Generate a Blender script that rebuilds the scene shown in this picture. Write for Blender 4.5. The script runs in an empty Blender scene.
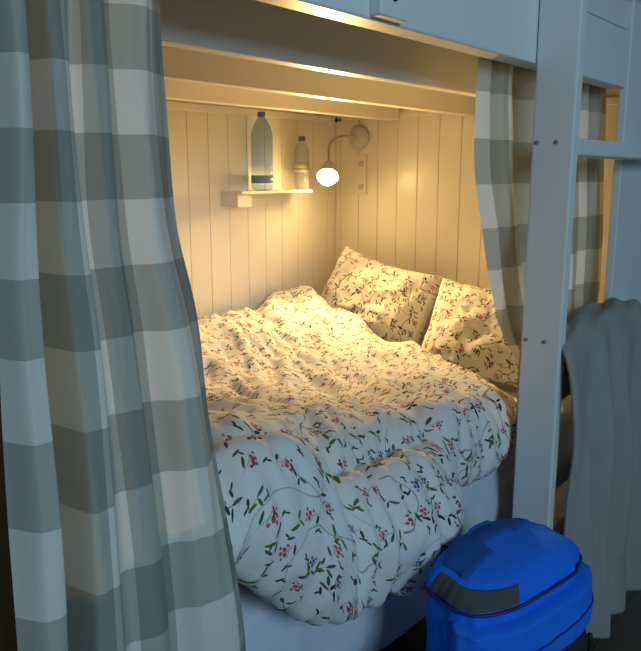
import bpy, bmesh, math, random
import numpy as np
from mathutils import Vector, Matrix, noise

scene = bpy.context.scene
C = scene.collection
random.seed(4)
R = math.radians

# ------------------------------------------------------------------ camera
H = 1.50
cam_d = bpy.data.cameras.new('camera')
cam = bpy.data.objects.new('camera', cam_d)
C.objects.link(cam)
cam_d.sensor_fit = 'HORIZONTAL'
cam_d.sensor_width = 36.0
cam_d.lens = 750.0 / 641.0 * 36.0
cam_d.clip_start = 0.05
PITCH, YAW = R(11.3467), R(39.4519)
h = Vector((math.cos(YAW), math.sin(YAW), 0))
rt = Vector((math.sin(YAW), -math.cos(YAW), 0))
zz = Vector((0, 0, 1))
fw = h * math.cos(PITCH) - zz * math.sin(PITCH)
up = h * math.sin(PITCH) + zz * math.cos(PITCH)
m = Matrix((rt, up, -fw)).transposed().to_4x4()
m.translation = Vector((0, 0, H))
cam.matrix_world = m
scene.camera = cam

# ------------------------------------------------------------------ world, daylight, exposure
scene.view_settings.view_transform = 'Standard'
scene.view_settings.look = 'None'
scene.view_settings.exposure = 0.0
scene.view_settings.gamma = 1.0
scene.view_settings.use_curve_mapping = False
w = bpy.data.worlds.new('world')
scene.world = w
w.use_nodes = True
bg = w.node_tree.nodes['Background']
bg.inputs[0].default_value = (0.37, 0.61, 0.80, 1)
bg.inputs[1].default_value = 0.15


def area(name, loc, target, sx, sy, power, col):
    d = bpy.data.lights.new(name, 'AREA')
    d.shape = 'RECTANGLE'
    d.size, d.size_y = sx, sy
    d.energy = power
    d.color = col
    o = bpy.data.objects.new(name, d)
    C.objects.link(o)
    o.location = loc
    o.rotation_euler = (Vector(target) - Vector(loc)).to_track_quat('-Z', 'Y').to_euler()
    return o


area('window_daylight', (-0.5, -3.0, 2.6), (1.3, 0.85, 1.1), 1.3, 1.3, 84.0, (0.50, 0.76, 0.95))

# ------------------------------------------------------------------ node helpers


class NT:
    def __init__(self, name):
        self.m = bpy.data.materials.new(name)
        self.m.use_nodes = True
        self.t = self.m.node_tree
        self.b = self.t.nodes['Principled BSDF']
        self.out = self.t.nodes['Material Output']

    def n(self, typ, **kw):
        nd = self.t.nodes.new(typ)
        for k, v in kw.items():
            setattr(nd, k, v)
        return nd

    def link(self, a, b):
        self.t.links.new(a, b)

    def put(self, sock, v):
        if hasattr(v, 'is_output') or hasattr(v, 'links') and not isinstance(v, (int, float, tuple)):
            self.link(v, sock)
        else:
            sock.default_value = v

    def math(self, op, a, b=0.0, c=None):
        nd = self.n('ShaderNodeMath', operation=op)
        self.put(nd.inputs[0], a)
        self.put(nd.inputs[1], b)
        if c is not None:
            self.put(nd.inputs[2], c)
        return nd.outputs[0]

    def vmath(self, op, a, b=None):
        nd = self.n('ShaderNodeVectorMath', operation=op)
        self.put(nd.inputs[0], a)
        if b is not None:
            if op == 'SCALE':
                self.put(nd.inputs['Scale'], b)
            else:
                self.put(nd.inputs[1], b)
        return nd.outputs['Value'] if op in ('LENGTH', 'DISTANCE', 'DOT_PRODUCT') else nd.outputs[0]

    def mix(self, f, a, b):
        nd = self.n('ShaderNodeMix', data_type='RGBA')
        self.put(nd.inputs[0], f)
        self.put(nd.inputs[6], a)
        self.put(nd.inputs[7], b)
        return nd.outputs[2]

    def noise(self, scale, vec=None, detail=3.0, rough=0.55):
        nd = self.n('ShaderNodeTexNoise')
        nd.inputs['Scale'].default_value = scale
        nd.inputs['Detail'].default_value = detail
        nd.inputs['Roughness'].default_value = rough
        if vec is not None:
            self.link(vec, nd.inputs['Vector'])
        return nd

    def bump(self, hgt, strength, dist):
        nd = self.n('ShaderNodeBump')
        nd.inputs['Strength'].default_value = strength
        nd.inputs['Distance'].default_value = dist
        self.link(hgt, nd.inputs['Height'])
        self.link(nd.outputs[0], self.b.inputs['Normal'])


def c4(c):
    return (c[0], c[1], c[2], 1.0)


def plain(name, col, rough=0.5, metal=0.0, var=0.06, scale=9.0, bump=0.0, bscale=60.0, spec=0.5):
    k = NT(name)
    tc = k.n('ShaderNodeTexCoord')
    nz = k.noise(scale, tc.outputs['Object'])
    dark = tuple(x * (1 - var) for x in col)
    lite = tuple(min(1, x * (1 + var)) for x in col)
    k.link(k.mix(nz.outputs[0], c4(dark), c4(lite)), k.b.inputs['Base Color'])
    k.b.inputs['Roughness'].default_value = rough
    k.b.inputs['Metallic'].default_value = metal
    k.b.inputs['Specular IOR Level'].default_value = spec
    if bump:
        k.bump(k.noise(bscale, tc.outputs['Object']).outputs[0], bump, 0.004)
    return k.m


M = {}
M['paint'] = plain('white gloss paint', (0.72, 0.73, 0.72), 0.42, var=0.03, bump=0.08, bscale=25)
M['cream'] = plain('cream gloss paint', (0.80, 0.76, 0.66), 0.42, var=0.03, bump=0.06, bscale=18)
M['panel'] = plain('cream panelling paint', (0.80, 0.76, 0.66), 0.30, var=0.03, bump=0.06, bscale=14)
M['bolt'] = plain('grey bolt cap', (0.22, 0.24, 0.27), 0.5)
M['dark_bolt'] = plain('dark bolt hole', (0.03, 0.03, 0.035), 0.6)
M['wood'] = plain('brown wood', (0.20, 0.10, 0.045), 0.5, var=0.3, scale=14)
M['slat'] = plain('pine slats', (0.35, 0.22, 0.11), 0.6, var=0.2)
M['plastic_grey'] = plain('pale grey plastic', (0.55, 0.55, 0.56), 0.4)
M['chrome'] = plain('brushed metal', (0.55, 0.54, 0.52), 0.3, metal=1.0)
M['cap_blue'] = plain('blue cap', (0.06, 0.13, 0.33), 0.4)
M['black'] = plain('black webbing', (0.012, 0.012, 0.015), 0.7)
M['red'] = plain('dark red pull', (0.10, 0.012, 0.02), 0.5)
M['cord'] = plain('white cord', (0.62, 0.58, 0.5), 0.8)
M['wire'] = plain('steel wire', (0.4, 0.4, 0.4), 0.35, metal=1.0)


def floor_mat():
    k = NT('dark brown floorboards')
    tc = k.n('ShaderNodeTexCoord')
    br = k.n('ShaderNodeTexBrick')
    br.inputs['Scale'].default_value = 1.0
    br.inputs['Brick Width'].default_value = 1.4
    br.inputs['Row Height'].default_value = 0.14
    br.inputs['Mortar Size'].default_value = 0.003
    br.inputs['Color1'].default_value = (0.075, 0.052, 0.034, 1)
    br.inputs['Color2'].default_value = (0.10, 0.070, 0.046, 1)
    br.inputs['Mortar'].default_value = (0.012, 0.010, 0.008, 1)
    k.link(tc.outputs['Object'], br.inputs['Vector'])
    nz = k.noise(5.0, tc.outputs['Object'], 6)
    k.link(k.mix(k.math('MULTIPLY', nz.outputs[0], 0.6), br.outputs['Color'], (0.05, 0.036, 0.026, 1)), k.b.inputs['Base Color'])
    k.b.inputs['Roughness'].default_value = 0.55
    return k.m


M['floor'] = floor_mat()


def fabric_shader(k, col, trans, tint=None):
    """diffuse cloth that lets part of the light through"""
    k.link(col, k.b.inputs['Base Color'])
    k.b.inputs['Roughness'].default_value = 0.9
    k.b.inputs['Specular IOR Level'].default_value = 0.15
    if trans > 0:
        tr = k.n('ShaderNodeBsdfTranslucent')
        k.link(col, tr.inputs['Color'])
        ms = k.n('ShaderNodeMixShader')
        ms.inputs[0].default_value = trans
        k.link(k.b.outputs[0], ms.inputs[1])
        k.link(tr.outputs[0], ms.inputs[2])
        k.link(ms.outputs[0], k.out.inputs['Surface'])


def check_mat(name, size, white, mid, dark, offu=0.0, offv=0.0, trans=0.12):
    k = NT(name)
    uv = k.n('ShaderNodeUVMap')
    sp = k.n('ShaderNodeSeparateXYZ')
    k.link(uv.outputs[0], sp.inputs[0])

    def stripe(s, off):
        a = k.math('MULTIPLY', k.math('ADD', s, off), 1.0 / (2 * size))
        return k.math('GREATER_THAN', k.math('FRACT', a), 0.5)
    su, sv = stripe(sp.outputs[0], offu), stripe(sp.outputs[1], offv)
    tot = k.math('ADD', su, sv)
    c1 = k.mix(k.math('MINIMUM', tot, 1.0), c4(white), c4(mid))
    c2 = k.mix(k.math('MAXIMUM', k.math('SUBTRACT', tot, 1.0), 0.0), c1, c4(dark))
    # woven thread
    wv = k.noise(420.0, uv.outputs[0], 2)
    c3 = k.mix(k.math('MULTIPLY', wv.outputs[0], 0.16), c2, (0.1, 0.1, 0.09, 1))
    fabric_shader(k, c3, trans)
    k.bump(wv.outputs[0], 0.15, 0.002)
    return k.m


CK = ((0.79, 0.76, 0.70), (0.46, 0.47, 0.42), (0.29, 0.305, 0.265))
M['check_left'] = check_mat('grey green checked cotton', 0.092, *CK, 0.0, -0.086, 0.25)
M['check_right'] = check_mat('grey green checked cotton of the ladder curtain', 0.117, *CK, 0.0, 0.045)


def floral_mat():
    k = NT('white cotton printed with small flowers and sprigs')
    uv = k.n('ShaderNodeUVMap')
    wob = k.noise(14.0, uv.outputs[0], 1)
    v0 = k.vmath('ADD', uv.outputs[0], k.vmath('SCALE', k.vmath('SUBTRACT', wob.outputs['Color'], (0.5, 0.5, 0.5)), 0.012))
    base = (0.80, 0.79, 0.76, 1)
    col = None
    # thin winding stems
    nz = k.noise(4.2, v0, 0.5)
    d = k.math('ABSOLUTE', k.math('SUBTRACT', nz.outputs[0], 0.5))
    stem = k.math('LESS_THAN', d, 0.0028)
    gap = k.math('GREATER_THAN', k.noise(9.0, uv.outputs[0], 0).outputs[0], 0.43)
    col = k.mix(k.math('MULTIPLY', k.math('MULTIPLY', stem, gap), 0.7), base, (0.13, 0.13, 0.12, 1))

    nz2 = k.noise(5.1, k.vmath('ADD', v0, (4.0, 7.0, 2.0)), 0.5)
    stem2 = k.math('LESS_THAN', k.math('ABSOLUTE', k.math('SUBTRACT', nz2.outputs[0], 0.5)), 0.0026)
    col = k.mix(k.math('MULTIPLY', stem2, 0.55), col, (0.16, 0.15, 0.12, 1))

    def layer(col, cell, off, motif):
        sc = k.vmath('SCALE', k.vmath('ADD', v0, off), 1.0 / cell)
        vo = k.n('ShaderNodeTexVoronoi', voronoi_dimensions='2D')
        vo.inputs['Scale'].default_value = 1.0
        vo.inputs['Randomness'].default_value = 0.62
        k.link(sc, vo.inputs['Vector'])
        loc = k.vmath('SCALE', k.vmath('SUBTRACT', sc, vo.outputs['Position']), cell)
        rnd = k.n('ShaderNodeSeparateColor')
        k.link(vo.outputs['Color'], rnd.inputs[0])
        ro = k.n('ShaderNodeVectorRotate', rotation_type='Z_AXIS')
        k.link(loc, ro.inputs['Vector'])
        k.link(k.math('MULTIPLY', rnd.outputs[0], 6.283), ro.inputs['Angle'])
        return motif(col, ro.outputs[0], rnd)

    def blob(vec, x, y, ang, ra, rb):
        mp = k.n('ShaderNodeMapping', vector_type='TEXTURE')
        q = 0.80
        x, y, ra, rb = x * q, y * q, ra * q, max(rb * q * 0.9, 0.0006)
        mp.inputs['Location'].default_value = (x, y, 0)
        mp.inputs['Rotation'].default_value = (0, 0, R(ang))
        mp.inputs['Scale'].default_value = (ra, rb, 1)
        k.link(vec, mp.inputs['Vector'])
        return k.math('LESS_THAN', k.vmath('LENGTH', mp.outputs[0]), 1.0)

    def union(lst):
        a = lst[0]
        for b in lst[1:]:
            a = k.math('MAXIMUM', a, b)
        return a

    def leaves(col, vec, rnd):
        a = blob(vec, -0.012, 0.004, 20, 0.014, 0.0042)
        b = blob(vec, 0.010, 0.011, 70, 0.010, 0.0038)
        c = blob(vec, 0.016, -0.006, -25, 0.011, 0.0040)
        s = blob(vec, 0.0, 0.0, -10, 0.026, 0.0008)
        green = k.mix(k.math('GREATER_THAN', rnd.outputs[1], 0.5), (0.030, 0.045, 0.055, 1), (0.10, 0.19, 0.045, 1))
        col = k.mix(k.math('MULTIPLY', s, 0.75), col, (0.10, 0.11, 0.10, 1))
        col = k.mix(union([a, b]), col, green)
        col = k.mix(k.math('MULTIPLY', c, 0.92), col, (0.045, 0.075, 0.05, 1))
        return col

    def berries(col, vec, rnd):
        pts = [(0.0, 0.0, .0054), (0.010, 0.004, .0050), (0.003, 0.011, .0048), (-0.008, 0.007, .0042), (0.014, 0.014, .0034), (-0.004, -0.010, .0034)]
        fl = union([blob(vec, x, y, 0, r_, r_) for x, y, r_ in pts])
        st = union([blob(vec, 0.004, -0.012, 75, 0.022, 0.0008), blob(vec, 0.010, -0.004, 40, 0.016, 0.0007)])
        lf = blob(vec, 0.013, -0.019, 30, 0.011, 0.0038)
        red = k.mix(k.math('GREATER_THAN', rnd.outputs[1], 0.72), (0.52, 0.035, 0.075, 1), (0.045, 0.05, 0.22, 1))
        red = k.mix(k.math('LESS_THAN', rnd.outputs[1], 0.22), red, (0.30, 0.05, 0.16, 1))
        col = k.mix(k.math('MULTIPLY', st, 0.7), col, (0.13, 0.12, 0.10, 1))
        col = k.mix(lf, col, (0.06, 0.10, 0.05, 1))
        col = k.mix(k.math('MULTIPLY', fl, 0.9), col, red)
        return col

    def specks(col, vec, rnd):
        a = blob(vec, 0.0, 0.0, 10, 0.0095, 0.0030)
        b = blob(vec, 0.006, 0.008, 60, 0.0065, 0.0026)
        keep = k.math('GREATER_THAN', rnd.outputs[2], 0.15)
        g = k.mix(rnd.outputs[1], (0.045, 0.05, 0.045, 1), (0.17, 0.13, 0.07, 1))
        return k.mix(k.math('MULTIPLY', k.math('MAXIMUM', a, b), keep), col, g)

    col = layer(col, 0.040, (1.31, 2.17, 0), specks)
    col = layer(col, 0.073, (0.0, 0.0, 0), leaves)
    col = layer(col, 0.074, (0.37, 0.71, 0), berries)
    fabric_shader(k, col, 0.12)
    fine = k.noise(26.0, uv.outputs[0], 3)
    k.bump(fine.outputs[0], 0.35, 0.008)
    return k.m


M['floral'] = floral_mat()


def cloth_plain(name, col, trans=0.0, var=0.08, bs=300.0, bstr=0.2):
    k = NT(name)
    tc = k.n('ShaderNodeTexCoord')
    nz = k.noise(11.0, tc.outputs['Object'], 4)
    a = tuple(x * (1 - var) for x in col)
    b = tuple(min(1, x * (1 + var)) for x in col)
    fabric_shader(k, k.mix(nz.outputs[0], c4(a), c4(b)), trans)
    k.bump(k.noise(bs, tc.outputs['Object'], 2).outputs[0], bstr, 0.003)
    return k.m


M['sheet'] = cloth_plain('white bed sheet', (0.64, 0.69, 0.79), 0.1)
M['matt'] = cloth_plain('mattress ticking', (0.55, 0.55, 0.55))
M['blanket'] = cloth_plain('grey fleece', (0.31, 0.30, 0.29), 0.0, 0.12, 160.0, 0.5)
M['bag_blue'] = cloth_plain('bright blue nylon', (0.015, 0.16, 0.80), 0.0, 0.12, 220.0)
M['bag_navy'] = cloth_plain('darker blue nylon', (0.014, 0.085, 0.36), 0.0, 0.12, 220.0)
M['bag_grey'] = cloth_plain('dark grey mesh', (0.075, 0.08, 0.08), 0.0, 0.15, 400.0, 0.6)
M['bag_seam'] = plain('dark blue piping', (0.012, 0.02, 0.14), 0.6)


def glassy(name, col, alpha):
    k = NT(name)
    k.b.inputs['Base Color'].default_value = c4(tuple(x ** 2.2 for x in col))
    k.b.inputs['Roughness'].default_value = 0.08
    k.b.inputs['IOR'].default_value = 1.5
    tr = k.n('ShaderNodeBsdfTransparent')
    tr.inputs[0].default_value = c4(tuple(0.65 + 0.35 * x for x in col))
    tc = k.n('ShaderNodeTexCoord')
    nz = k.noise(20.0, tc.outputs['Object'])
    ms = k.n('ShaderNodeMixShader')
    k.link(k.math('MULTIPLY_ADD', nz.outputs[0], 0.1, 1 - alpha), ms.inputs[0])
    k.link(k.b.outputs[0], ms.inputs[1])
    k.link(tr.outputs[0], ms.inputs[2])
    k.link(ms.outputs[0], k.out.inputs['Surface'])
    return k.m


M['pet_blue'] = glassy('blue tinted clear plastic', (0.26, 0.52, 0.78), 0.30)
M['pet_clear'] = glassy('clear plastic', (0.72, 0.76, 0.76), 0.30)
M['label_blue'] = plain('blue film label', (0.16, 0.30, 0.40), 0.35)
M['label_green'] = plain('yellow green film label', (0.42, 0.46, 0.16), 0.35)
M['label_white'] = plain('pale film label', (0.50, 0.52, 0.56), 0.35)


def emit(name, col, s):
    k = NT(name)
    k.b.inputs['Base Color'].default_value = c4(col)
    k.b.inputs['Emission Color'].default_value = c4(col)
    k.b.inputs['Emission Strength'].default_value = s
    return k.m


M['bulb'] = emit('glowing lamp bulb', (1.0, 0.64, 0.25), 120.0)

# ------------------------------------------------------------------ mesh helpers


def tag(o, label=None, cat=None, group=None, kind=None):
    if label: o['label'] = label
    if cat: o['category'] = cat
    if group: o['group'] = group
    if kind: o['kind'] = kind
    return o


def empty(name, loc, label, cat, group=None):
    o = bpy.data.objects.new(name, None)
    C.objects.link(o)
    o.location = loc
    o.empty_display_size = 0.05
    tag(o, label, cat, group)
    return o


def link_mesh(name, me, mat, parent=None, smooth=False):
    o = bpy.data.objects.new(name, me)
    C.objects.link(o)
    me.materials.append(mat)
    if smooth:
        for p in me.polygons:
            p.use_smooth = True
    if parent is not None:
        o.parent = parent
        t = Vector((0, 0, 0))
        q = parent
        while q is not None:
            t += q.location
            q = q.parent
        o.location = -t          # meshes are authored in world coordinates
    return o


def box_bm(bm, lo, hi, bev=0.0):
    r = bmesh.ops.create_cube(bm, size=1.0)
    vs = r['verts']
    lo, hi = Vector(lo), Vector(hi)
    bmesh.ops.scale(bm, vec=(hi - lo), verts=vs)
    bmesh.ops.translate(bm, vec=(lo + hi) / 2, verts=vs)
    if bev:
        es = list({e for v in vs for e in v.link_edges})
        bmesh.ops.bevel(bm, geom=es, offset=bev, segments=2, profile=0.5, affect='EDGES')


def box(name, lo, hi, mat, parent=None, bev=0.003):
    bm = bmesh.new()
    box_bm(bm, lo, hi, bev)
    me = bpy.data.meshes.new(name)
    bm.to_mesh(me)
    bm.free()
    return link_mesh(name, me, mat, parent)


def boxes(name, lst, mat, parent=None, bev=0.003):
    bm = bmesh.new()
    for lo, hi in lst:
        box_bm(bm, lo, hi, bev)
    me = bpy.data.meshes.new(name)
    bm.to_mesh(me)
    bm.free()
    return link_mesh(name, me, mat, parent)


def struct(o):
    o['kind'] = 'structure'
    return o


def grid_mesh(name, P, mat, parent=None, uv=None, closed_u=False, thick=0.0, cap=False, sub=0):
    """P: array [nu][nv][3]"""
    P = np.asarray(P)
    nu, nv = P.shape[:2]
    verts = [tuple(p) for p in P.reshape(-1, 3)]
    faces, fuv = [], []
    for i in range(nu if closed_u else nu - 1):
        for j in range(nv - 1):
            i2 = (i + 1) % nu
            q = [(i, j), (i2, j), (i2, j + 1), (i, j + 1)]
            faces.append([a * nv + b for a, b in q])
            fuv.append(q)
    if cap and closed_u:
        faces.append([i * nv for i in range(nu)][::-1]); fuv.append(None)
        faces.append([i * nv + nv - 1 for i in range(nu)]); fuv.append(None)
    me = bpy.data.meshes.new(name)
    me.from_pydata(verts, [], faces)
    if uv is not None:
        lay = me.uv_layers.new(name='UVMap')
        for p, q in zip(me.polygons, fuv):
            for li, ab in zip(p.loop_indices, q):
                lay.data[li].uv = uv[ab[0]][ab[1]]
    o = link_mesh(name, me, mat, parent, True)
    if thick:
        md = o.modifiers.new('thickness', 'SOLIDIFY')
        md.thickness = thick
        md.offset = 0.0
    if sub:
        md = o.modifiers.new('smooth', 'SUBSURF')
        md.levels = md.render_levels = sub
    return o


def tube(name, pts, rad, mat, parent=None, n=10, rads=None):
    pts = [Vector(p) for p in pts]
    P = []
    prev = None
    rings = []
    for i, p in enumerate(pts):
        t = (pts[min(i + 1, len(pts) - 1)] - pts[max(i - 1, 0)]).normalized()
        if prev is None:
            a = t.orthogonal().normalized()
        else:
            a = (prev - t * prev.dot(t)).normalized()
        prev = a
        b = t.cross(a)
        r_ = rads[i] if rads else rad
        rings.append([p + a * math.cos(2 * math.pi * k / n) * r_ + b * math.sin(2 * math.pi * k / n) * r_ for k in range(n)])
    A = np.array([[tuple(rings[i][k]) for i in range(len(pts))] for k in range(n)])
    return grid_mesh(name, A, mat, parent, closed_u=True, cap=True)


def lathe(name, prof, mat, parent=None, centre=(0, 0, 0), axis=(0, 0, 1), n=28):
    """prof: list of (radius, height along the axis)"""
    q = Vector((0, 0, 1)).rotation_difference(Vector(axis).normalized())
    A = []
    for k in range(n):
        a = 2 * math.pi * k / n
        A.append([tuple(Vector(centre) + q @ Vector((r_ * math.cos(a), r_ * math.sin(a), z_))) for r_, z_ in prof])
    return grid_mesh(name, np.array(A), mat, parent, closed_u=True, cap=True)


def spline(pts, n):
    """Catmull-Rom through points"""
    pts = [Vector(p) for p in pts]
    out = []
    for i in range(len(pts) - 1):
        p0, p1, p2, p3 = pts[max(i - 1, 0)], pts[i], pts[i + 1], pts[min(i + 2, len(pts) - 1)]
        for k in range(n):
            t = k / n
            out.append(0.5 * ((2 * p1) + (p2 - p0) * t + (2 * p0 - 5 * p1 + 4 * p2 - p3) * t * t + (3 * p1 - p0 - 3 * p2 + p3) * t ** 3))
    out.append(pts[-1])
    return out


def pchip(x, y, xq):
    """monotone cubic interpolation, y may have trailing axes"""
    x = np.asarray(x, float); y = np.asarray(y, float); xq = np.asarray(xq, float)
    hh = np.diff(x)
    sh = (-1,) + (1,) * (y.ndim - 1)
    dl = np.diff(y, axis=0) / hh.reshape(sh)
    mm = np.zeros_like(y)
    same = dl[:-1] * dl[1:] > 0
    hm = np.where(same, 2 * dl[:-1] * dl[1:] / np.where(np.abs(dl[:-1] + dl[1:]) < 1e-12, 1, dl[:-1] + dl[1:]), 0)
    mm[1:-1] = hm
    mm[0], mm[-1] = dl[0], dl[-1]
    i = np.clip(np.searchsorted(x, xq) - 1, 0, len(x) - 2)
    t = ((xq - x[i]) / hh[i]).reshape(sh)
    H_ = hh[i].reshape(sh)
    return ((1 + 2 * t) * (1 - t) ** 2) * y[i] + t * (1 - t) ** 2 * H_ * mm[i] + t * t * (3 - 2 * t) * y[i + 1] + t * t * (t - 1) * H_ * mm[i + 1]


def vnoise(x, y, z=0.0):
    return noise.noise(Vector((x, y, z)))


# ------------------------------------------------------------------ dimensions of the sleeping alcove
XE = 2.85      # end wall (pillows)
YR = 2.252     # long rear wall
YF = 0.85      # front plane of the bunk
X0 = 0.30      # inner left end

# ------------------------------------------------------------------ setting
struct(box('floor', (-2.5, -3.2, -0.06), (4.6, 2.3, 0.0), M['floor'], bev=0))


def panel_wall(name, axis, pos, a0, a1, z0, z1, pitch, first, mat):
    """tongue and groove boards with V grooves; one mesh"""
    bm = bmesh.new()
    a = first
    edges = []
    while a > a0:
        a -= pitch
    while a < a1:
        edges.append(max(a, a0)); a += pitch
    edges.append(a1)
    g = 0.0018
    for lo, hi in zip(edges[:-1], edges[1:]):
        if hi - lo < 0.01: continue
        if axis == 'Y':     # wall plane Y = pos, boards run up, spaced along X
            box_bm(bm, (lo + g / 2, pos, z0), (hi - g / 2, pos + 0.016, z1), 0.0022)
        else:
            box_bm(bm, (pos, lo + g / 2, z0), (pos + 0.016, hi - g / 2, z1), 0.0022)
    if axis == 'Y':
        box_bm(bm, (a0, pos + 0.006, z0), (a1, pos + 0.05, z1))
    else:
        box_bm(bm, (pos + 0.006, a0, z0), (pos + 0.05, a1, z1))
    me = bpy.data.meshes.new(name)
    bm.to_mesh(me)
    bm.free()
    return struct(link_mesh(name, me, mat))


panel_wall('wall_back', 'Y', YR, X0, XE + 0.05, 0.0, 1.90, 0.106, 1.940, M['panel'])
panel_wall('wall_right', 'X', XE, 0.92, YR, 0.0, 1.90, 0.106, 0.95, M['panel'])
struct(box('wall_left', (X0 - 0.05, 1.03, 0.0), (X0, YR + 0.05, 1.90), M['wood'], bev=0))
struct(box('ceiling', (X0 - 0.05, 0.915, 1.90), (XE + 0.05, YR + 0.05, 1.94), M['cream'], bev=0))
struct(box('trim_1', (X0, YR - 0.014, 1.737), (XE, YR, 1.765), M['cream'], bev=0.003))
struct(box('trim_2', (XE - 0.014, 0.93, 1.748), (XE, YR - 0.014, 1.776), M['cream'], bev=0.003))
struct(box('trim_3', (-0.6, 0.995, 0.0), (0.56, 1.029, 2.4), M['wood'], bev=0.003))
struct(box('wall_front', (2.60, 0.845, 0.0), (3.6, 0.872, 2.6), M['paint'], bev=0.004))

# ------------------------------------------------------------------ built-in bunk: fascia boards, joists, guard post
bunk = empty('bunk_bed', (1.4, 0.88, 1.77), 'white painted timber bunk above the alcove, with front fascia and joists', 'bunk bed')
box('fascia_board', (X0 - 0.1, YF, 1.778), (2.598, YF + 0.06, 1.952), M['paint'], bunk, 0.004)
box('fascia_board', (X0 - 0.1, YF + 0.008, 1.957), (2.598, YF + 0.06, 2.30), M['paint'], bunk, 0.004)
for y in (1.105, 1.50, 1.885):
    box('joist', (X0 + 0.001, y, 1.733), (XE - 0.015, y + 0.045, 1.899), M['cream'], bunk, 0.004)
gp = box('guard_post', (1.172, YF - 0.026, 1.782), (1.262, YF, 2.35), M['paint'], bunk, 0.004)
lathe('bolt', [(0.0, 0), (0.007, 0), (0.007, 0.004), (0.0, 0.005)], M['dark_bolt'], gp, (1.214, YF - 0.026, 1.818), (0, -1, 0), 14)
box('bed_base', (X0 + 0.01, 0.99, 0.29), (XE - 0.01, YR - 0.01, 0.345), M['slat'], bunk, 0.004)

# ------------------------------------------------------------------ ladder
lad = empty('bunk_ladder', (1.91, 0.79, 0.0), 'white wooden ladder standing in front of the alcove beside the checked curtain', 'ladder')
st = box('stile', (1.892, 0.738, 0.0), (1.931, 0.848, 2.45), M['paint'], lad, 0.005)
for z in (1.582, 1.062, 0.50):
    for y in (0.834, 0.782):
        lathe('bolt', [(0.0, 0), (0.0058, 0), (0.0052, 0.003), (0.0, 0.0035)], M['bolt'], st, (1.892, y, z), (-1, 0, 0), 14)
for z in (1.571, 1.020, 0.50, 2.09):
    box('rung', (1.931, 0.745, z - 0.022), (2.74, 0.8445, z + 0.022), M['paint'], lad, 0.006)

# ------------------------------------------------------------------ mattress with its sheet
mat_ = empty('mattress', (1.5, 1.48, 0.345), 'thick mattress in a white fitted sheet under the flowered duvet', 'mattress')
box('mattress_core', (0.42, 0.965, 0.346), (2.83, 2.235, 0.66), M['matt'], mat_, 0.04)


def sheet():
    xs = np.linspace(0.40, 2.836, 160)
    P, UV = [], []
    for x in xs:
        prof = [(2.238, 0.60), (2.236, 0.675), (2.1, 0.692), (1.4, 0.70), (1.05, 0.698), (0.975, 0.69), (0.935, 0.665), (0.925, 0.62)]
        n1 = vnoise(x * 3.2, 1.3)
        n2 = vnoise(x * 7.5, 5.1)
        bot = 0.352 + 0.012 * n1
        prof += [(0.918 + 0.010 * n2, 0.55), (0.914 + 0.018 * n1, 0.45), (0.922 + 0.016 * n2, bot + 0.03), (0.935, bot), (0.965, bot - 0.006)]
        pr = spline([(0, a, b) for a, b in prof], 6)
        row = []
        for p in pr:
            dy = 0.0
            if p.z < 0.66:
                k = min(1.0, (0.66 - p.z) / 0.12)
                dy = 0.012 * k * vnoise(x * 5 - p.z * 6, p.z * 3 + 7) + 0.005 * k * vnoise(x * 16 + p.z * 14, p.z * 5)
            row.append((x, p.y + dy, p.z))
        P.append(row)
    return grid_mesh('fitted_sheet', np.array(P), M['sheet'], mat_)


sheet()

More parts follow.
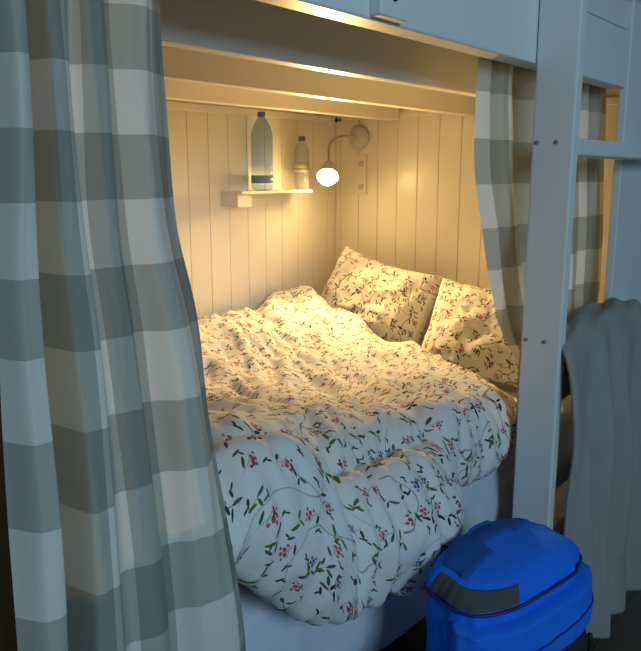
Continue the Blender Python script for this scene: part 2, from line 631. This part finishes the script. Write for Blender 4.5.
# ------------------------------------------------------------------ duvet
ST = [
    [(0.665, 2.207, 0.934), (0.665, 1.996, 0.946), (0.665, 1.663, 0.934), (0.633, 1.318, 0.962), (0.604, 1.088, 0.996), (0.600, 0.990, 1.000), (0.600, 0.940, 0.970), (0.600, 0.910, 0.990), (0.600, 0.880, 0.930), (0.600, 0.890, 0.910), (0.600, 0.930, 0.890)],
    [(0.887, 2.207, 0.934), (0.887, 1.996, 0.946), (0.887, 1.663, 0.929), (0.844, 1.318, 0.957), (0.806, 1.088, 1.001), (0.800, 0.990, 0.995), (0.800, 0.962, 0.885), (0.800, 0.875, 1.050), (0.800, 0.800, 0.950), (0.800, 0.830, 0.860), (0.800, 0.900, 0.855)],
    [(1.020, 2.207, 0.934), (1.020, 1.996, 0.946), (1.020, 1.663, 0.923), (0.970, 1.318, 0.952), (0.927, 1.088, 0.996), (0.920, 0.980, 0.990), (0.920, 0.947, 0.860), (0.920, 0.868, 1.020), (0.920, 0.785, 0.870), (0.920, 0.820, 0.735), (0.920, 0.900, 0.735)],
    [(1.131, 2.207, 0.934), (1.131, 1.996, 0.940), (1.131, 1.663, 0.912), (1.076, 1.318, 0.941), (1.028, 1.088, 0.986), (1.020, 0.970, 0.970), (1.020, 0.928, 0.840), (1.020, 0.860, 0.965), (1.020, 0.780, 0.820), (1.020, 0.810, 0.675), (1.020, 0.890, 0.675)],
    [(1.220, 2.207, 0.934), (1.220, 1.996, 0.934), (1.220, 1.663, 0.901), (1.160, 1.318, 0.925), (1.108, 1.088, 0.966), (1.100, 0.970, 0.945), (1.100, 0.920, 0.855), (1.100, 0.860, 0.895), (1.100, 0.780, 0.780), (1.100, 0.810, 0.650), (1.100, 0.890, 0.650)],
    [(1.353, 2.207, 0.934), (1.353, 1.996, 0.929), (1.353, 1.663, 0.885), (1.286, 1.318, 0.904), (1.229, 1.088, 0.946), (1.220, 0.970, 0.925), (1.220, 0.920, 0.855), (1.220, 0.850, 0.872), (1.220, 0.775, 0.760), (1.220, 0.810, 0.620), (1.220, 0.890, 0.630)],
    [(1.508, 2.207, 0.934), (1.508, 1.996, 0.929), (1.508, 1.663, 0.868), (1.434, 1.318, 0.883), (1.370, 1.088, 0.926), (1.360, 0.970, 0.910), (1.360, 0.920, 0.845), (1.360, 0.845, 0.862), (1.360, 0.780, 0.740), (1.360, 0.810, 0.615), (1.360, 0.890, 0.620)],
    [(1.619, 2.207, 0.934), (1.619, 1.996, 0.923), (1.619, 1.663, 0.862), (1.540, 1.318, 0.867), (1.471, 1.088, 0.906), (1.460, 0.970, 0.900), (1.460, 0.920, 0.850), (1.460, 0.860, 0.845), (1.460, 0.800, 0.760), (1.460, 0.820, 0.650), (1.460, 0.890, 0.640)],
    [(1.708, 2.207, 0.934), (1.708, 1.996, 0.923), (1.708, 1.663, 0.857), (1.624, 1.318, 0.857), (1.552, 1.088, 0.896), (1.540, 0.970, 0.895), (1.540, 0.930, 0.865), (1.540, 0.900, 0.825), (1.540, 0.890, 0.775), (1.540, 0.890, 0.740), (1.540, 0.930, 0.730)],
    [(1.941, 2.207, 0.934), (1.941, 1.996, 0.923), (1.941, 1.663, 0.857), (1.845, 1.318, 0.846), (1.763, 1.088, 0.880), (1.750, 0.980, 0.880), (1.750, 0.930, 0.855), (1.750, 0.900, 0.810), (1.750, 0.885, 0.750), (1.750, 0.890, 0.705), (1.750, 0.930, 0.700)],
    [(2.251, 2.207, 0.946), (2.251, 1.996, 0.934), (2.251, 1.663, 0.868), (2.141, 1.318, 0.846), (2.053, 1.112, 0.863), (2.030, 0.990, 0.865), (2.030, 0.940, 0.840), (2.030, 0.910, 0.800), (2.030, 0.895, 0.735), (2.030, 0.900, 0.725), (2.030, 0.940, 0.725)],
    [(2.362, 2.207, 0.979), (2.362, 1.996, 0.946), (2.362, 1.663, 0.857), (2.246, 1.318, 0.836), (2.180, 1.177, 0.845), (2.146, 1.088, 0.835), (2.134, 1.042, 0.809), (2.130, 1.010, 0.780), (2.130, 1.000, 0.750), (2.130, 1.000, 0.725), (2.132, 1.031, 0.725)],
    [(2.479, 2.207, 1.012), (2.479, 1.996, 0.946), (2.479, 1.663, 0.790), (2.393, 1.392, 0.772), (2.335, 1.275, 0.769), (2.294, 1.191, 0.761), (2.276, 1.151, 0.746), (2.265, 1.125, 0.740), (2.260, 1.112, 0.731), (2.260, 1.112, 0.725), (2.276, 1.151, 0.725)],
]


def duvet():
    nx, nt = 250, 230
    ctrl = np.array(ST)                                   # [stations][11][3]
    key = ctrl[:, 8, 0]
    xs = np.linspace(key[0], key[-1], nx)
    ctl = pchip(key, ctrl, xs)                            # [nx][11][3]
    P = np.zeros((nx, nt, 3))
    V = np.zeros((nx, nt))
    for i in range(nx):
        A = np.array([tuple(p) for p in spline([tuple(q) for q in ctl[i]], 14)])
        s = np.concatenate([[0], np.cumsum(np.linalg.norm(np.diff(A, axis=0), axis=1))])
        sq = np.linspace(0, 1, nt) * s[-1]
        for c in range(3):
            P[i, :, c] = np.interp(sq, s, A[:, c])
        V[i] = sq
    du = np.gradient(P, axis=0)
    dv = np.gradient(P, axis=1)
    N = np.cross(dv, du)
    N /= np.linalg.norm(N, axis=2, keepdims=True) + 1e-9
    if N[:, nt // 4, 2].mean() < 0:
        N = -N
    for i in range(nx):
        for j in range(nt):
            x, y, z = P[i, j]
            v = V[i, j]
            hang = min(1.0, max(0.0, (0.93 - y) / 0.06)) if v > 0.8 else 0.0
            top = 1.0 - hang
            edge = min(1.0, j / 8.0) * min(1.0, (nt - 1 - j) / 10.0)
            # long wrinkles running down the bed, fanning a little
            a = x * 0.82 - y * 0.57 + 0.05 * vnoise(x * 3, y * 3, 4.0)
            bb = x * 0.57 + y * 0.82
            w1 = 1 - abs(vnoise(a * 9.5, bb * 2.2, 1.0)) * 2.2
            w2 = 1 - abs(vnoise(a * 19.0 + 4, bb * 5.0, 2.0)) * 2.0
            b1 = vnoise(x * 4.0, y * 4.5, 9.0)
            env = 0.55 + 0.45 * vnoise(x * 2.2, y * 2.2, 17.0)
            d = top * (0.036 * w1 * env + 0.017 * w2 + 0.022 * b1)
            # hanging part: soft vertical pleats
            p1 = vnoise(x * 9.0 + 0.9 * z, z * 2.2, 21.0)
            p2 = 1 - abs(vnoise(x * 15.0 - 2.0 * z, z * 4.0, 23.0)) * 2.0
            d += hang * (0.030 * p1 + 0.018 * p2)
            # front right roll is smoother
            P[i, j] += N[i, j] * d * edge
    # pillow end climbs in folds next to the wall
    for i in range(nx):
        for j in range(nt):
            x, y, z = P[i, j]
            if y > 1.6 and x > 2.05:
                k = min(1, (y - 1.6) / 0.25) * min(1, (x - 2.05) / 0.2)
                P[i, j, 2] += 0.022 * k * math.sin(34 * (x * 0.8 - y * 0.75)) * (0.6 + 0.4 * vnoise(x * 4, y * 4, 3))
            P[i, j, 1] = min(P[i, j, 1], YR - 0.012)
    U = P[:, :, 0] * 1.0
    UV = np.stack([U, V], 2)
    o = grid_mesh('floral_duvet', P, M['floral'], None, UV, thick=0.012)
    tag(o, 'rumpled white duvet printed with small flowers, spilling over the edge of the bed', 'duvet')
    return o


duvet()

# ------------------------------------------------------------------ pillows


def pillow(name, centre, right, upv, w_, h_, t_, label, seed):
    """cushion lying in the plane of right x upv, thickness along the normal"""
    right = Vector(right).normalized()
    upv = Vector(upv); upv = (upv - right * upv.dot(right)).normalized()
    nrm = right.cross(upv)
    n = 56
    sides = []
    for sgn in (1, -1):
        P, UV = [], []
        for i in range(n + 1):
            row, ru = [], []
            for j in range(n + 1):
                a, b = 2 * i / n - 1, 2 * j / n - 1
                pin = 1 - 0.06 * (1 - abs(b) ** 2) * abs(a) ** 6      # edges pull in between the corners
                pin2 = 1 - 0.07 * (1 - abs(a) ** 2) * abs(b) ** 6
                prof = max(0.0, (1 - abs(a) ** 3.0)) ** 0.5 * max(0.0, (1 - abs(b) ** 3.0)) ** 0.5
                wr = 0.018 * vnoise(a * 2.6 + seed, b * 2.6, seed) + 0.008 * (1 - abs(vnoise(a * 5 + b * 2 + seed, b * 3 - a, 3)) * 2)
                sag = -0.02 * (1 - a * a) * (b > 0) * b
                p = Vector(centre) + right * (a * w_ / 2 * pin) + upv * (b * h_ / 2 * pin2 + sag) + nrm * (sgn * (t_ / 2 * prof + wr * prof * (sgn > 0)) + 0.02 * a * b)
                row.append(tuple(p)); ru.append((seed + a * w_ / 2, seed * 0.7 + b * h_ / 2 + (0.9 if sgn < 0 else 0)))
            P.append(row); UV.append(ru)
        sides.append((np.array(P), UV))
    verts, faces, uvs = [], [], []
    for s, (P, UV) in enumerate(sides):
        o0 = len(verts)
        verts += [tuple(p) for p in P.reshape(-1, 3)]
        for i in range(n):
            for j in range(n):
                q = [(i, j), (i + 1, j), (i + 1, j + 1), (i, j + 1)]
                if s: q = q[::-1]
                faces.append([o0 + a * (n + 1) + b for a, b in q])
                uvs.append([UV[a][b] for a, b in q])
    me = bpy.data.meshes.new(name)
    me.from_pydata(verts, [], faces)
    lay = me.uv_layers.new(name='UVMap')
    for p, q in zip(me.polygons, uvs):
        for li, c in zip(p.loop_indices, q):
            lay.data[li].uv = c
    bm = bmesh.new(); bm.from_mesh(me)
    bmesh.ops.remove_doubles(bm, verts=bm.verts, dist=0.0005)
    bm.to_mesh(me); bm.free()
    o = link_mesh(name, me, M['floral'], None, True)
    tag(o, label, 'pillow')
    return o


pillow('pillow', (2.655, 1.868, 0.968), (0.06, -1, -0.22), (0.46, 0.03, 1), 0.54, 0.38, 0.18,
       'flowered pillow propped in the corner under the wall lamp', 1.7)
pillow('pillow', (2.615, 1.31, 0.905), (0.05, -1, -0.03), (0.46, 0.0, 1), 0.52, 0.40, 0.16,
       'flowered pillow at the front of the bed, half hidden by the right-hand curtain', 5.2)

# ------------------------------------------------------------------ curtains


def curtain(name, edge, frac, cols, depth, label, zs, nz=110, nu=220, mat=None, colsize=0.11, seed=0.0):
    """edge: rows (z, xl, xr, yl, yr, amp) from top to bottom; frac/cols/depth: the fold profile across the width"""
    e = np.array(edge)
    ztop, zbot = e[0, 0], e[-1, 0]
    z = np.linspace(ztop, zbot, nz)
    rows = pchip(-e[:, 0], e[:, 1:], -z)
    f = np.linspace(0, 1, nu)
    d = pchip(frac[0], depth, f)
    cu = np.interp(f, cols[0], cols[1]) * colsize
    P = np.zeros((nu, nz, 3)); UV = np.zeros((nu, nz, 2))
    for j in range(nz):
        xl, xr, yl, yr, amp = rows[j]
        for i in range(nu):
            ff = f[i]
            zt = z[j]
            wob = 0.022 * vnoise(ff * 5 + seed, zt * 2.2, seed) * amp + 0.006 * vnoise(ff * 16 + seed, zt * 4.0, seed + 3)
            sh = 0.012 * vnoise(ff * 3, zt * 3.1, seed + 8)
            P[i, j] = (xl + (xr - xl) * (ff + sh * math.sin(math.pi * ff)), yl + (yr - yl) * ff - d[i] * amp - wob, zt)
            UV[i, j] = (cu[i], z[j] + 0.006 * vnoise(ff * 4, zt * 2, 31))
    o = grid_mesh(name, P, mat, None, UV)
    tag(o, label, 'curtain')
    return o


# left: wide, falls in front of the bed
lc = curtain('checked_curtain',
             [(1.80, .51, .795, .96, .96, .75), (1.64, .496, .776, .94, .94, .85), (1.434, .462, .764, .90, .90, 1.0), (1.30, .431, .758, .85, .85, 1.0),
              (1.132, .398, .733, .79, .79, 1.0), (.976, .371, .722, .75, .75, 1.0), (.803, .354, .724, .73, .73, 1.0), (.40, .34, .72, .72, .72, 1.0), (.06, .34, .72, .72, .72, 1.0)],
             ([0, .06, .12, .165, .20, .25, .33, .385, .41, .48, .56, .62, .65, .73, .80, .87, .93, 1.0],),
             ([0, .19, .31, .44, .65, .88, 1.0], [0.15, 1.0, 2.0, 3.0, 4.0, 5.0, 5.6]),
             [.00, .035, .032, -.060, -.066, .026, .030, .008, .004, .016, .012, -.010, -.008, .014, .020, .012, -.004, -.022],
             'long grey-green and white checked curtain at the left, gathered beside the open bed', None, mat=M['check_left'], colsize=0.092, seed=2.0)
for cp in ([(.782, .935, 1.80), (.786, .93, 1.785), (.793, .925, 1.772), (.801, .925, 1.781), (.794, .922, 1.789), (.786, .925, 1.776), (.776, .925, 1.768)],
           [(.793, .925, 1.788), (.804, .92, 1.780), (.811, .92, 1.770), (.813, .92, 1.766)]):
    tube('tie_cord', spline(cp, 6), 0.0030, M['cord'], lc)

# right: hangs behind the ladder, its lower part pulled aside
rc = curtain('checked_curtain',
             [(1.815, 1.785, 2.72, .952, .960, .6), (1.70, 1.768, 2.76, .95, .962, .8), (1.58, 1.765, 2.78, .945, .962, 1.0), (1.33, 1.822, 2.80, .94, .962, 1.0),
              (1.06, 1.965, 2.78, .94, .96, .9), (.92, 2.08, 2.78, .93, .96, .8), (.74, 2.13, 2.78, .92, .95, .7)],
             ([0, .05, .085, .13, .18, .22, .27, .33, .39, .44, .50, .57, .64, .70, .78, .82, .86, .93, 1.0],),
             ([0, .09, .16, .21, .28, .36, .42, .50, .62, .73, .86, 1.0], [0.35, 1.0, 2.0, 2.9, 3.1, 4.0, 5.0, 6.0, 7.0, 7.9, 9.6, 10.9]),
             [.002, .020, -.030, .026, .026, -.028, -.012, .030, .024, -.024, .020, .0, .020, -.010, .020, -.028, .016, .014, .0],
             'checked curtain hanging behind the ladder at the right of the bed', None, mat=M['check_right'], colsize=0.117, seed=6.0)

wire = tube('curtain_wire', [(X0 - 0.1, .952, 1.822), (1.4, .952, 1.819), (XE - 0.001, .954, 1.822)], 0.004, M['wire'])
tag(wire, 'thin steel curtain wire running behind the fascia of the bunk', 'curtain wire')

# ------------------------------------------------------------------ shelf and bottles
sh = empty('wall_shelf', (2.27, 2.2, 1.43), 'small cream shelf on the panelled rear wall under the two bottles', 'shelf')
box('shelf_board', (2.105, 2.131, 1.426), (2.535, YR - 0.001, 1.437), M['cream'], sh, 0.002)
box('bracket', (2.110, 2.160, 1.374), (2.190, YR - 0.001, 1.4255), M['cream'], sh, 0.002)


def bottle(name, x, y, z, prof, hcap, body, label, lprofs):
    b = empty(name, (x, y, z), label, 'bottle', 'water bottles on the shelf')
    G = 1.055
    prof = [(q * G, t * G) for q, t in prof]
    hcap = (hcap[0] * G, hcap[1] * G)
    lprofs = [(q[0], q[1] * G, q[2] * G, q[3] * G) for q in lprofs]
    lathe('bottle_body', prof, body, b, (x, y, z))
    rr, zc = hcap
    lathe('cap', [(0, zc), (rr, zc), (rr, zc + .016), (rr * .92, zc + .019), (0, zc + .019)], M['cap_blue'], b, (x, y, z), n=20)
    for mt, r_, z0, z1 in lprofs:
        lathe('wrapper', [(r_, z0), (r_, z1)], mt, b, (x, y, z))
    return b


def ribs(r_, z0, z1, n):
    out = []
    for i in range(n * 4 + 1):
        t = i / (n * 4)
        out.append((r_ - 0.0016 * (0.5 + 0.5 * math.cos(2 * math.pi * n * t)), z0 + (z1 - z0) * t))
    return out


bottle('water_bottle', 2.279, 2.186, 1.4375,
       [(0, .004), (.030, .0), (.041, .006)] + ribs(.0435, .015, .185, 7) + [(.043, .20), (.040, .222), (.032, .246), (.021, .266), (.0135, .276), (.0135, .288), (0, .288)],
       (.0155, .279), M['pet_blue'], 'tall clear blue-tinted water bottle at the left of the small wall shelf', [(M['label_blue'], .0440, .028, .058)])
bottle('water_bottle', 2.529, 2.186, 1.4375,
       [(0, .003), (.022, .0), (.030, .005)] + ribs(.0315, .012, .13, 5) + [(.031, .145), (.027, .165), (.019, .184), (.0125, .193), (.0125, .205), (0, .205)],
       (.0145, .197), M['pet_clear'], 'short clear water bottle with a yellow-green band, nearest the lamp on the shelf',
       [(M['label_green'], .0322, .088, .108), (M['label_white'], .0322, .070, .087)])

# ------------------------------------------------------------------ wall lamp and switch plate
lamp = empty('wall_lamp', (XE, 2.111, 1.666), 'lit reading lamp on a bent arm, fixed to the end wall in the corner', 'lamp')
lathe('lamp_base', [(0, 0), (.054, 0), (.054, .012), (.046, .024), (.02, .030), (0, .031)], M['plastic_grey'], lamp, (XE, 2.111, 1.670), (-1, 0, 0), 32)
ax = Vector((-0.62, -0.42, -0.66)).normalized()
bc = Vector((2.545, 2.055, 1.490))
neck = bc - ax * 0.075
tube('arm', spline([(2.825, 2.113, 1.67), (2.79, 2.140, 1.675), (2.735, 2.155, 1.665), (2.67, 2.145, 1.628), tuple(neck - ax * 0.012)], 8), 0.0055, M['chrome'], lamp)
lathe('lamp_shade', [(.010, -.09), (.018, -.088), (.026, -.07), (.038, -.035), (.047, -.004), (.0455, -.004), (.036, -.035), (.024, -.068), (.010, -.084)], M['plastic_grey'], lamp, bc, ax, 32)
sd = bpy.data.lights.new('reading_light', 'SPOT')
sd.energy = 68.0
sd.color = (1.0, 0.63, 0.235)
sd.spot_size = R(152)
sd.spot_blend = 1.0
sd.shadow_soft_size = 0.03
so = bpy.data.objects.new('reading_light', sd)
C.objects.link(so)
so.location = bc + ax * 0.065
so.rotation_euler = Vector((-0.61, -0.68, -0.37)).to_track_quat('-Z', 'Y').to_euler()
lathe('bulb', [(0, -.05), (.016, -.045), (.030, -.022), (.036, 0.0), (.034, .014), (.022, .026), (.0, .031)], M['bulb'], lamp, bc, ax, 24)

sw = empty('wall_switch', (XE, 2.098, 1.50), 'slim cream switch plate with two small buttons below the lamp', 'switch')
box('plate', (XE - 0.007, 2.068, 1.412), (XE, 2.126, 1.592), M['cream'], sw, 0.002)
for z0 in (1.435, 1.54):
    box('button', (XE - 0.011, 2.085, z0), (XE - 0.006, 2.110, z0 + 0.022), M['plastic_grey'], sw, 0.0015)
hk = lathe('wall_hook', [(0, 0), (.009, 0), (.009, .006), (.004, .010), (.004, .022), (.008, .026), (0, .029)], M['dark_bolt'], None, (2.832, YR - 0.014, 1.750), (0, -1, 0), 14)
tag(hk, 'small dark hook at the top of the panelling in the corner above the lamp', 'hook')

# ------------------------------------------------------------------ grey blanket over the ladder rung


def blanket():
    nu, nv = 130, 150
    x = np.linspace(0, 1, nu)
    P = np.zeros((nu, nv, 3))
    for i, u in enumerate(x):
        hump = 1.0 - 0.35 * max(0, u - 0.25) / 0.75
        tz = 1.064 + 0.018 * math.sin(min(1, u / 0.5) * math.pi * 0.5) * hump
        xt, xb = 1.934 + 0.655 * u, 1.918 + 0.72 * u
        zb = 0.115 - 0.05 * u
        ctrl = [(0.868, 0.80), (0.866, 0.98), (0.858, 1.075), (0.825, tz), (0.785, tz + 0.012), (0.745, tz - 0.012), (0.722, tz - 0.07), (0.712, tz - 0.20), (0.700, 0.70), (0.690, 0.40), (0.680, zb)]
        pr = spline([(0, a, b) for a, b in ctrl], 12)
        A = np.array([(p.y, p.z) for p in pr])
        s = np.concatenate([[0], np.cumsum(np.linalg.norm(np.diff(A, axis=0), axis=1))])
        sq = np.linspace(0, s[-1], nv)
        yy, zz_ = np.interp(sq, s, A[:, 0]), np.interp(sq, s, A[:, 1])
        for j in range(nv):
            t = sq[j]
            front = min(1.0, max(0.0, (0.77 - yy[j]) / 0.06))
            drop = min(1.0, max(0.0, (1.12 - zz_[j]) / 0.9)) * front
            xx = xt + (xb - xt) * drop - 0.060 * front * (1 - drop) * (1 - u) ** 2
            # vertical folds on the front, creases gathered over the rung
            fold = 0.026 * math.sin(2 * math.pi * (u * 3.4 + 0.12 * (1 - drop) + 0.35 * vnoise(u * 2.5, zz_[j] * 1.2, 2))) + 0.008 * math.sin(2 * math.pi * (u * 5.3 + 0.3 + 0.3 * vnoise(u * 3, zz_[j] * 1.6, 4)))
            fold += 0.010 * vnoise(u * 8, zz_[j] * 3.0, 5)
            crease = 0.009 * math.sin(2 * math.pi * (t * 13 + u * 2.2 + 0.5 * vnoise(u * 3, t * 4, 7))) * (1 - front * 0.85)
            top = 1.0 if zz_[j] > 1.05 else 0.0
            P[i, j] = (xx + 0.012 * vnoise(zz_[j] * 3, u * 2, 11), yy[j] - front * (fold * (0.12 + 0.88 * min(1.0, drop * 2.4)) + 0.006), zz_[j] + top * crease)
    o = grid_mesh('grey_blanket', P, M['blanket'], None, thick=0.008)
    tag(o, 'grey fleece blanket draped over a rung of the ladder, hanging almost to the floor', 'blanket')


blanket()

# ------------------------------------------------------------------ blue backpack standing against the bed
bagc = (1.398, 0.632)
bag = empty('backpack', (bagc[0], bagc[1], 0.0), 'bright blue backpack with a dark grey mesh panel, leaning on the bed', 'backpack')


def bag_pt(th, k, off=0.0):
    """th: angle around (0 = +X, -90 = front), k 0..1 from the foot to the crown"""
    a, b, n = 0.200 + off, 0.104 + off, 2.8
    c, s = math.cos(th), math.sin(th)
    rr = (abs(c) ** n + abs(s) ** n) ** (-1 / n)
    zs_, shoulder = 0.0, 0.80
    if k < shoulder:
        t = k / shoulder
        z = 0.680 * t
        sc = 0.88 + 0.12 * math.sin(min(1, t * 1.4) * math.pi / 2)
        if t < 0.06: sc *= 0.86 + 0.14 * math.sin(t / 0.06 * math.pi / 2)
    else:
        t = (k - shoulder) / (1 - shoulder)
        ang = t * math.pi / 2
        z = 0.680 + (0.052 + off) * math.sin(ang) ** 0.9
        sc = math.cos(ang) ** 0.62 if t < 1 else 0.0
    x, y = a * rr * c * sc, b * rr * s * sc
    z2 = z
    if z > 0.42:
        q = (z - 0.42) / 0.27
        z2 += q * (-0.01 * x + 0.07 * y) - 0.012 * q * (x / a) ** 2
    wr = 0.006 * vnoise(th * 2.5, z * 9, 3) + 0.004 * vnoise(th * 6, z * 22, 6)
    f = 1 + wr / 0.15
    x, y = x * f * 0.985 + y * f * 0.174, -x * f * 0.174 + y * f * 0.985
    return (bagc[0] + x, bagc[1] + y, z2)


def bag_surface(name, t0, t1, k0, k1, mat, off, nu, nv, parent, closed=False, edgeoff=True):
    P = []
    for i in range(nu):
        th = R(t0) + (R(t1) - R(t0)) * i / (nu if closed else nu - 1)
        row = []
        for j in range(nv):
            kk = k0 + (k1 - k0) * j / (nv - 1)
            o_ = off
            if edgeoff and not closed:
                e = min(i / (nu - 1), 1 - i / (nu - 1), j / (nv - 1), 1 - j / (nv - 1))
                o_ = off * min(1.0, (e / 0.07)) ** 0.5 - 0.004 * (e == 0)
            row.append(bag_pt(th, kk, o_))
        P.append(row)
    return grid_mesh(name, np.array(P), mat, parent, closed_u=closed)


bag_surface('bag_body', 0, 360, 0, 1, M['bag_blue'], 0, 120, 110, bag, True)
bag_surface('mesh_panel', 158, 244, 0.803, 0.884, M['bag_grey'], 0.006, 90, 40, bag)
bag_surface('lid_panel', 30, 195, 0.90, 0.985, M['bag_navy'], 0.005, 90, 40, bag)
fp = bag_surface('front_pocket', 190, 350, 0.62, 0.765, M['bag_blue'], 0.028, 70, 40, bag)
bag_surface('lower_pocket', 186, 285, 0.22, 0.60, M['bag_blue'], 0.022, 60, 40, bag)
bag_surface('side_panel', 279, 372, 0.10, 0.615, M['black'], 0.027, 40, 40, bag)
bag_surface('side_panel', 130, 196, 0.10, 0.60, M['black'], 0.012, 30, 40, bag)


def bag_line(name, pts, off, rad, mat, parent):
    return tube(name, [bag_pt(R(t), k, off) for t, k in pts], rad, mat, parent, 8)


def arc(t0, t1, k0, k1, n=30):
    return [(t0 + (t1 - t0) * i / n, k0 + (k1 - k0) * i / n) for i in range(n + 1)]


bag_line('piping', arc(150, 375, 0.795, 0.795), 0.004, 0.0035, M['bag_seam'], bag)
bag_line('piping', arc(200, 350, 0.665, 0.70), 0.029, 0.0022, M['bag_seam'], fp)
bag_line('piping', arc(188, 366, 0.60, 0.63), 0.018, 0.005, M['bag_seam'], bag)
zp = bag_line('zipper', arc(325, 372, 0.775, 0.800, 14), 0.007, 0.0032, M['black'], bag)
tube('zipper_pull', [bag_pt(R(357), .785, .012), bag_pt(R(358), .75, .018), bag_pt(R(358), .715, .02), bag_pt(R(358), .70, .02)], 0.004, M['red'], zp, 8, rads=[.002, .002, .006, .006])
for t_, k0, k1 in ((300, .56, .2), (318, .57, .16), (340, .57, .2), (356, .6, .2)):
    bag_line('strap', arc(t_, t_ + 8, k0, k1, 20), 0.034, 0.006, M['black'], bag)
hl = [bag_pt(R(75), .93, .003), bag_pt(R(82), .945, .014), bag_pt(R(105), .945, .014), bag_pt(R(112), .93, .003)]
tube('haul_loop', spline(hl, 6), 0.004, M['bag_navy'], bag, 8)
